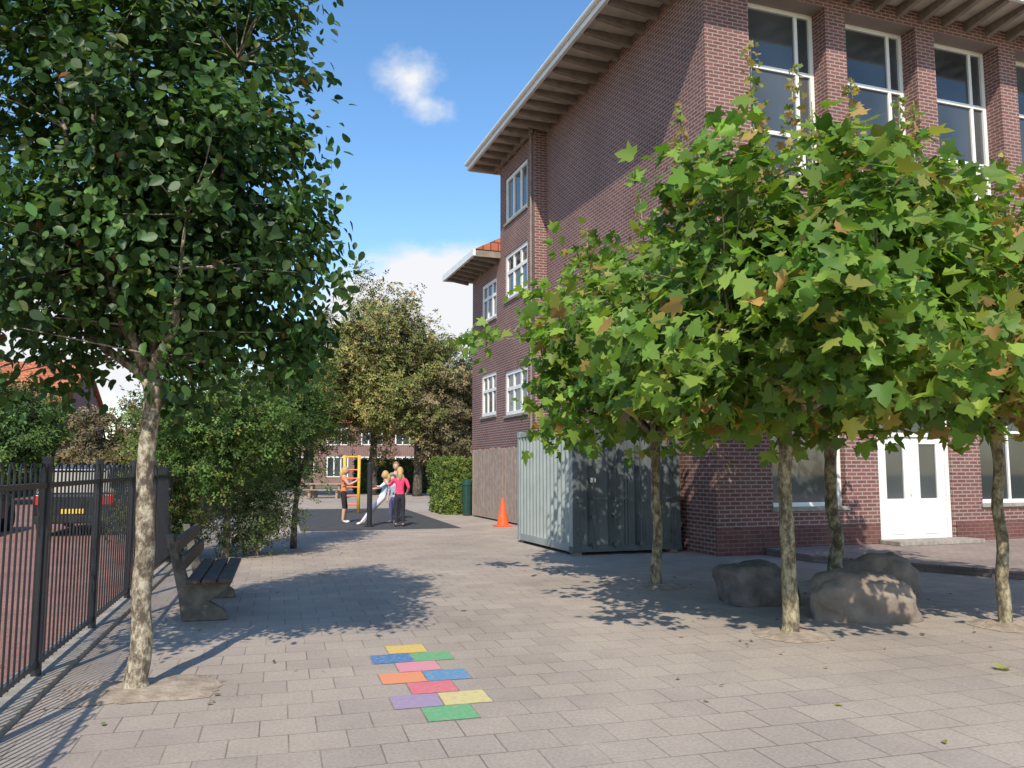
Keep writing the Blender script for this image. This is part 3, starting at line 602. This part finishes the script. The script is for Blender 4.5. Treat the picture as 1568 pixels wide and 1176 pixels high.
# houses
def house(x,d,wd,dp,hw,rot,name='brick_house'):
    e=empty(name); o=W(x,d); a=YAW*-1+rot; ud=Vector((math.cos(a),math.sin(a),0)); nd=Vector((math.sin(a),-math.cos(a),0))
    fr=(o,ud,nd); b=MB(); f=MB(); g=MB(); r=MB()
    b.fbox(fr,0,wd,-dp,0,0,hw)
    b.prism((o,-nd,ud),[(0,hw),(dp,hw),(dp/2,hw+dp*.42)],.02,wd-.02)
    r.prism((o,-nd,ud),[(-.4,hw-.15),(dp/2,hw+dp*.47),(dp+.4,hw-.15),(dp+.4,hw+.0),(dp/2,hw+dp*.47+.18),(-.4,hw)],-.2,wd+.2)
    k=int(wd/3)
    for i in range(k):
        for z in ((.7,2.5),(3.5,5.0)):
            if z[1]>hw: continue
            u=.7+i*3; f.fbox(fr,u,u+1.9,.002,.06,z[0],z[1])
            for j in range(3): g.fbox(fr,u+.1+j*.6,u+.6+j*.6,.06,.075,z[0]+.1,z[1]-.1)
    b.obj('walls',[M['brick']],e); f.obj('window_frames',[M['white']],e); g.obj('windows',[M['glass']],e); r.obj('tiled_roof',[M['redtile']],e)
    c=MB(); c.fbox(fr,wd*.3,wd*.3+.8,-dp/2-.4,-dp/2+.4,hw+dp*.3,hw+dp*.47+1.2); c.obj('chimney',[M['brick']],e)
house(-20,72,34,8,5.6,0)
house(-42,54,11.3,8,5.3,.12)
house(-66,66,20,8,5.6,.1)
# ---------------------------------------------------------------- car
CP_=simple('car_paint_dark',(.012,.014,.018),.35,0,var=.05,spec=.35); CG=M['carglass']; 
RL,nt_,b_=newmat('tail_light_red'); b_.inputs['Base Color'].default_value=(.45,.01,.01,1); b_.inputs['Roughness'].default_value=.3
PL=simple('yellow_plate',(.75,.5,.05),.5,var=.03)
def car(x,d,paint):
    e=empty('parked_car'); o=W(x,d); fr=(o,gn,gu)   # u along length (away), n across
    body=MB(); 
    # (u, half width, z) sections
    sec_=[(0.0,.78,.42,.95),(.06,.84,.34,1.0),(.5,.88,.26,1.02),(1.5,.9,.24,1.0),(3.0,.9,.24,.98),(3.8,.86,.26,.88),(4.25,.74,.34,.74)]
    rings=[]
    for u,wd,zb,zt in sec_:
        rings.append([(u,-wd*.9,zb),(u,-wd,zb+.12),(u,-wd,zt-.22),(u,-wd*.93,zt),(u,wd*.93,zt),(u,wd,zt-.22),(u,wd,zb+.12),(u,wd*.9,zb)])
    vs=[o+gn*u+gu*n+Vector((0,0,z)) for r in rings for (u,n,z) in r]; fs=[tuple(range(8)),tuple(reversed(range(48,56)))]
    for i in range(6):
        for k in range(8): fs.append((i*8+k,i*8+(k+1)%8,(i+1)*8+(k+1)%8,(i+1)*8+k))
    body.add(vs,fs)
    def loft(mb,secs):
        vs=[];n=len(secs)
        for (u,w1,z1,u2,w2,z2) in secs: vs+=[o+gn*u-gu*w1+Vector((0,0,z1)),o+gn*u2-gu*w2+Vector((0,0,z2)),o+gn*u2+gu*w2+Vector((0,0,z2)),o+gn*u+gu*w1+Vector((0,0,z1))]
        fs=[(0,1,2,3),tuple(reversed(range(4*n-4,4*n)))]
        for i in range(n-1):
            for k in range(4): fs.append((i*4+k,i*4+(k+1)%4,(i+1)*4+(k+1)%4,(i+1)*4+k))
        mb.add(vs,fs)
    gl=MB(); loft(gl,[(.10,.80,.96,.34,.62,1.52),(1.6,.84,.96,1.5,.68,1.60),(3.2,.82,.95,2.4,.66,1.54)])
    rfm=MB(); loft(rfm,[(.28,.60,1.51,.30,.58,1.56),(1.5,.69,1.585,1.5,.64,1.64),(2.45,.67,1.53,2.4,.62,1.57)])
    for n in (-1,1):
        for (u,v) in ((.14,.36),(1.55,1.55),(3.15,2.42)):
            rfm.tube([o+gn*u+gu*n*.82+Vector((0,0,.97)),o+gn*v+gu*n*.66+Vector((0,0,1.54))],.035,6)
    bo=body.obj('body',[paint],e,smooth=False,bevel=.05); rfm.obj('roof_and_pillars',[paint],e,bevel=.01); gl.obj('windows',[CG],e)
    wh=MB()
    for u in (.85,3.4):
        for n in (-.8,.8): c=o+gn*u+gu*n+Vector((0,0,.33)); wh.tube([c-gu*.11,c-gu*.09,c+gu*.09,c+gu*.11],[.28,.33,.33,.28],20)
    wh.obj('wheels',[M['rubber']],e)
    t=MB(); 
    for n in (-.84,.62): t.fbox(fr,-.02,.1,n,n+.22,.72,.95)
    t.obj('tail_lights',[RL],e,bevel=.01); p=MB(); p.fbox(fr,-.02,.02,-.26,.26,.52,.63); p.obj('number_plate',[PL],e)
    bu=MB(); bu.fbox(fr,-.08,.12,-.8,.8,.3,.48); bu.obj('bumper',[M['rubber']],e,bevel=.03)
car(-10.2,19.0,CP_); car(-9.9,25.8,simple('car_paint_grey',(.03,.033,.036),.35,0,var=.05)); car(-12.6,17.2,simple('car_paint_blue',(.012,.016,.035),.35,0,var=.05))
# ---------------------------------------------------------------- play equipment
cfm=empty('climbing_frame'); mb=MB()
for x in (-5.87,-5.36): mb.tube([W(x,28.6,0),W(x,28.6,2.0)],.055,10)
mb.tube([W(-5.87,28.6,1.95),W(-5.36,28.6,1.95)],.03,8)
mb.obj('yellow_posts',[M['yellow']],cfm,smooth=True)
mb=MB(); [mb.tube([W(-5.87,28.6,z),W(-5.36,28.6,z)],.025,8) for z in (.3,.6,.9,1.2,1.5)]
mb.obj('rungs',[M['orange']],cfm)
ps=MB(); ps.tube([W(-3.83,22,0),W(-3.83,22,1.68),W(-3.83,22,1.74)],[.07,.07,.03],12); ps.tube([W(-3.83,22,0),W(-3.83,22,.04)],[.13,.13],12); ps.obj('steel_post',[M['fence']],smooth=False)
ta=empty('picnic_table'); mb=MB(); fr=(W(-10.6,42),R_,F_)
mb.fbox(fr,0,2,0,.8,.7,.76); mb.fbox(fr,0,2,-.55,-.25,.42,.47); mb.fbox(fr,0,2,1.05,1.35,.42,.47)
for u in (.25,1.65): mb.fbox(fr,u,u+.1,.1,.2,0,.7); mb.fbox(fr,u,u+.1,.6,.7,0,.7); mb.fbox(fr,u+.005,u+.095,-.5,1.3,.34,.42); mb.fbox(fr,u,u+.1,-.45,-.35,0,.34); mb.fbox(fr,u,u+.1,1.15,1.25,0,.34)
mb.obj('table',[M['wood']],ta)
# ---------------------------------------------------------------- people
SKIN=simple('skin',(.55,.33,.24),.55,var=.06)
def cloth(n,c,c2=None,sc=8): return simple(n,c,.85,var=.12,scale=sc,col2=c2)
EYE=simple('eye_dark',(.03,.02,.02),.3); LIP=simple('lips',(.45,.15,.13),.5)
BASEJ=dict(pel=(0,0,.52),spi=(0,0,.62),che=(0,0,.74),nek=(0,0,.825),hd=(0,.01,.875))
def person(name,loc,face,H,top,bot,hair,pose=None,sleeve=.5,leg=1.0,shoe=None,longhair=True,kid=1.0):
    J=dict(BASEJ)
    for s,n in ((-1,'L'),(1,'R')):
        J.update({'sh'+n:(s*.098,0,.80),'el'+n:(s*.125,-.015,.64),'wr'+n:(s*.128,.03,.49),'ha'+n:(s*.127,.045,.45),'hi'+n:(s*.052,0,.50),'kn'+n:(s*.058,.012,.28),'an'+n:(s*.058,-.012,.045),'to'+n:(s*.066,.085,.02)})
    if pose: J.update(pose)
    Rd=dict(pel=.078,spi=.064,che=.078,nek=.032,hd=.035,sh=.04,el=.027,wr=.019,ha=.022,hi=.058,kn=.037,an=.025,to=.02)
    names=list(J); idx={n:i for i,n in enumerate(names)}
    bones=[('pel','spi'),('spi','che'),('che','nek'),('nek','hd')]
    for n in 'LR': bones+=[('che','sh'+n),('sh'+n,'el'+n),('el'+n,'wr'+n),('wr'+n,'ha'+n),('pel','hi'+n),('hi'+n,'kn'+n),('kn'+n,'an'+n),('an'+n,'to'+n)]
    me=bpy.data.meshes.new('sk'); me.from_pydata([Vector(J[n])*H for n in names],[(idx[a],idx[b]) for a,b in bones],[])
    o=bpy.data.objects.new('sk',me); S.collection.objects.link(o); o.modifiers.new('s','SKIN'); sb=o.modifiers.new('ss','SUBSURF'); sb.levels=2; sb.render_levels=2
    for n in names:
        r=Rd.get(n,Rd.get(n[:2]))
        sv=me.skin_vertices[0].data[idx[n]]; sv.radius=(r*H,r*H*(.82 if n in('pel','spi','che') else 1)); sv.use_root=(n=='pel')
    dg=bpy.context.evaluated_depsgraph_get(); dg.update(); bme=bpy.data.meshes.new_from_object(o.evaluated_get(dg)); bpy.data.objects.remove(o)
    e=empty(name,loc); e.rotation_euler=(0,0,face)
    bme.materials.clear()
    for m in (SKIN,top,bot,shoe or M['rubber']): bme.materials.append(m)
    JJ={n:Vector(J[n])*H for n in names}
    for p in bme.polygons:
        c=p.center; best=None
        for a,b in bones:
            A,B=JJ[a],JJ[b]; t=max(0,min(1,(c-A).dot(B-A)/(B-A).length_squared)); dd=(A+(B-A)*t-c).length-.5*H*(Rd.get(a,Rd.get(a[:2]))+0)*.6
            if best is None or dd<best[0]: best=(dd,a,b,t)
        _,a,b,t=best; mi=0
        if a in('pel',) and b=='spi': mi=2 if t<.25 else 1
        elif a in('spi','che') : mi=1 if not(b=='nek' and t>.75) else 0
        elif a[:2]=='sh': mi=1 if t<sleeve*2 else 0
        elif a[:2]=='el': mi=1 if t+1<sleeve*2 else 0
        elif a=='pel': mi=2
        elif a[:2]=='hi': mi=2 if t<leg*2 else 0
        elif a[:2]=='kn': mi=2 if t+1<leg*2 else 0
        elif a[:2]=='an': mi=3
        p.material_index=mi; p.use_smooth=True
    bo=bpy.data.objects.new('body',bme); S.collection.objects.link(bo); bo.parent=e
    # hands: palm + five fingers
    hm=MB()
    for n in 'LR':
        w_,h_=JJ['wr'+n],JJ['ha'+n]; dr=(h_-w_).normalized(); sd=dr.cross(Vector((1,0,0))); sd=sd.normalized() if sd.length>.1 else dr.orthogonal().normalized(); nn=dr.cross(sd)
        for i,(ln,off) in enumerate(((.038,-.016),(.044,-.005),(.041,.006),(.032,.016))):
            b0=h_+sd*off*H; p1=b0+dr*ln*.5*H; p2=p1+(dr*.8+nn*.45)*ln*.55*H; hm.tube([b0-dr*.02*H,p1,p2],[.0055*H,.005*H,.0038*H],6)
        b0=h_-dr*.01*H-sd*.012*H; hm.tube([b0,b0+(dr*.5-sd*.8)*.02*H,b0+(dr*.9-sd*.9)*.034*H],[.0065*H,.006*H,.0045*H],6)
    hm.obj('fingers',[SKIN],e,smooth=True)
    # head
    hc=JJ['hd']+Vector((0,.012*H,.055*H))*kid; sx,sy,sz=.052*H*kid,.062*H*kid,.075*H*kid
    def sph(nm,cen,s3,mat,cond=None,seg=20,fn=None):
        bm=bmesh.new(); bmesh.ops.create_uvsphere(bm,u_segments=seg,v_segments=seg*3//4,radius=1)
        if cond:
            bmesh.ops.delete(bm,geom=[f for f in bm.faces if cond(f.calc_center_median())],context='FACES')
        for v in bm.verts:
            if fn: fn(v)
            v.co=Vector((v.co.x*s3[0],v.co.y*s3[1],v.co.z*s3[2]))+cen
        m_=bpy.data.meshes.new(nm); bm.to_mesh(m_); bm.free(); m_.materials.append(mat); m_.polygons.foreach_set('use_smooth',[True]*len(m_.polygons))
        q=bpy.data.objects.new(nm,m_); S.collection.objects.link(q); q.parent=e; return q
    def hf(v):
        if v.co.z<-.2: v.co.x*=1+.28*(v.co.z+.2); v.co.y*=1+.1*(v.co.z+.2)
        if abs(v.co.x)<.22 and v.co.y>.8 and -.35<v.co.z<.1: v.co.y+=.17
    sph('head',hc,(sx,sy,sz),SKIN,fn=hf)
    for s in (-1,1):
        sph('eye',hc+Vector((s*sx*.38,sy*.9,sz*.05)),(sx*.11,sy*.08,sz*.05),EYE,seg=8); sph('ear',hc+Vector((s*sx*1.0,0,-sz*.05)),(sx*.12,sy*.2,sz*.2),SKIN,seg=8)
    sph('mouth',hc+Vector((0,sy*.9,-sz*.48)),(sx*.28,sy*.08,sz*.06),LIP,seg=8)
    sph('hair',hc+Vector((0,-sy*.06,sz*.06)),(sx*1.12,sy*1.10,sz*1.1),hair,seg=28,cond=lambda c:(c.y>.42+.3*abs(c.x) and c.z<.5) or (c.z<-.45 and c.y>-.1),fn=lambda v:setattr(v,'co',v.co*(1+.05*noise.noise(v.co*5))*(1.0 if v.co.y<.3 else .965)))
    if longhair:
        hm=MB(); hm.tube([hc+Vector((0,-sy*.75,sz*.2)),hc+Vector((0,-sy*1.05,-sz*.6)),hc+Vector((0,-sy*.95,-sz*1.5)),hc+Vector((0,-sy*.9,-sz*2.1))],[sx*.7,sx*.8,sx*.6,sx*.2],10); hm.obj('long_hair',[hair],e,smooth=True)
    return e
BL=simple('hair_blonde',(.50,.32,.13),.6,scale=30); BR=simple('hair_brown',(.14,.075,.035),.6,scale=30); DB=simple('hair_dark_blonde',(.26,.17,.08),.6,scale=30)
OR=cloth('orange_top',(.75,.22,.10)); BK=cloth('black_shorts',(.02,.02,.025)); WH=cloth('white_trousers',(.70,.66,.74)); PB=cloth('pale_blue_top',(.55,.68,.78)); PK=cloth('pink_top',(.80,.06,.16)); DK=cloth('dark_trousers',(.025,.025,.035)); PT=cloth('patterned_dress',(.10,.22,.32),(.65,.55,.60),30); GRN=cloth('grey_green_shirt',(.20,.24,.17)); PPL=cloth('lilac_leggings',(.45,.38,.6))
SW=simple('white_shoes',(.7,.7,.7),.6)
def fdir(a): return -YAW+math.radians(a)   # 0 = facing away from viewer, 180 = towards
person('girl_in_orange_top',W(-4.82,23.4),fdir(-75),1.6,OR,BK,BL,pose=dict(elR=(.13,.08,.68),wrR=(.10,.2,.74),haR=(.09,.24,.77),knL=(-.055,.05,.28),anL=(-.055,.03,.045),toL=(-.06,.12,.02)),sleeve=.12,leg=.55,shoe=SW,longhair=True)
person('girl_in_white_trousers',W(-3.62,22.7),fdir(100),1.5,PB,WH,BL,pose=dict(pel=(0,-.02,.50),spi=(0,-.05,.60),che=(0,-.075,.72),nek=(0,-.08,.81),hd=(0,-.07,.86),shL=(-.098,-.075,.78),shR=(.098,-.075,.78),
    hiL=(-.052,0,.48),hiR=(.052,0,.48),knL=(-.06,.2,.27),knR=(.06,.17,.26),anL=(-.06,.37,.045),anR=(.06,.33,.045),toL=(-.06,.45,.03),toR=(.06,.42,.02),
    elL=(-.14,.03,.70),wrL=(-.10,.16,.72),haL=(-.09,.2,.73),elR=(.14,.03,.68),wrR=(.10,.15,.66),haR=(.09,.19,.66)),sleeve=.5,leg=.97,shoe=SW)
person('girl_in_pink_top',W(-3.02,22.0),fdir(10),1.58,PK,DK,BL,pose=dict(elL=(-.17,.07,.70),wrL=(-.23,.17,.74),haL=(-.25,.20,.76),elR=(.15,-.04,.66),wrR=(.12,.06,.56),haR=(.1,.09,.54)),sleeve=.62,leg=.97,longhair=True)
person('girl_in_patterned_dress',W(-3.42,23.6),fdir(160),1.35,PT,PPL,BR,pose=dict(elL=(-.16,.05,.68),wrL=(-.12,.15,.62),haL=(-.10,.19,.62)),sleeve=.5,leg=.9,shoe=SW,kid=1.1)
person('woman_in_green_shirt',W(-3.55,25.0),fdir(180),1.74,GRN,DK,DB,pose=dict(elL=(-.15,.06,.66),wrL=(-.08,.14,.62),haL=(-.05,.16,.62)),sleeve=.6,leg=.97,longhair=False)
# ---------------------------------------------------------------- fallen leaves
n=150; pp=[]
for i in range(n):
    if i<60: x=rng.uniform(-4,7); d=rng.uniform(4,16)
    else: b=[B_left,B1,B2,B3,B4][i%5]; q=b+Vector((rng.normal()*.7,rng.normal()*.7,0)); x=q.dot(R_); d=q.dot(F_)
    p=W(x,d,.012); pp.append(tuple(p))
pp=np.array(pp); nn=rng.normal(size=(n,3))*.18+np.array([0,0,1]); leaves('fallen_leaves',pp,nn,rng.normal(size=(n,3)),rng.uniform(.02,.06,n),T_pear,pal(n,[(.22,.15,.06),(.14,.10,.05),(.35,.30,.08),(.2,.22,.06)],[.4,.3,.15,.15]),M['leafb'])
pb=np.array([tuple(W(3.85,6.45,.02)),tuple(W(2.2,5.5,.015))]); leaves('fallen_plane_leaf',pb,np.array([[.1,0,1.],[0,.1,1.]]),np.array([[1.,.3,0],[.2,1.,0]]),np.array([.13,.05]),T_plane,np.array([[.42,.42,.12],[.4,.4,.1]]),M['leafp'])
print('DONE')
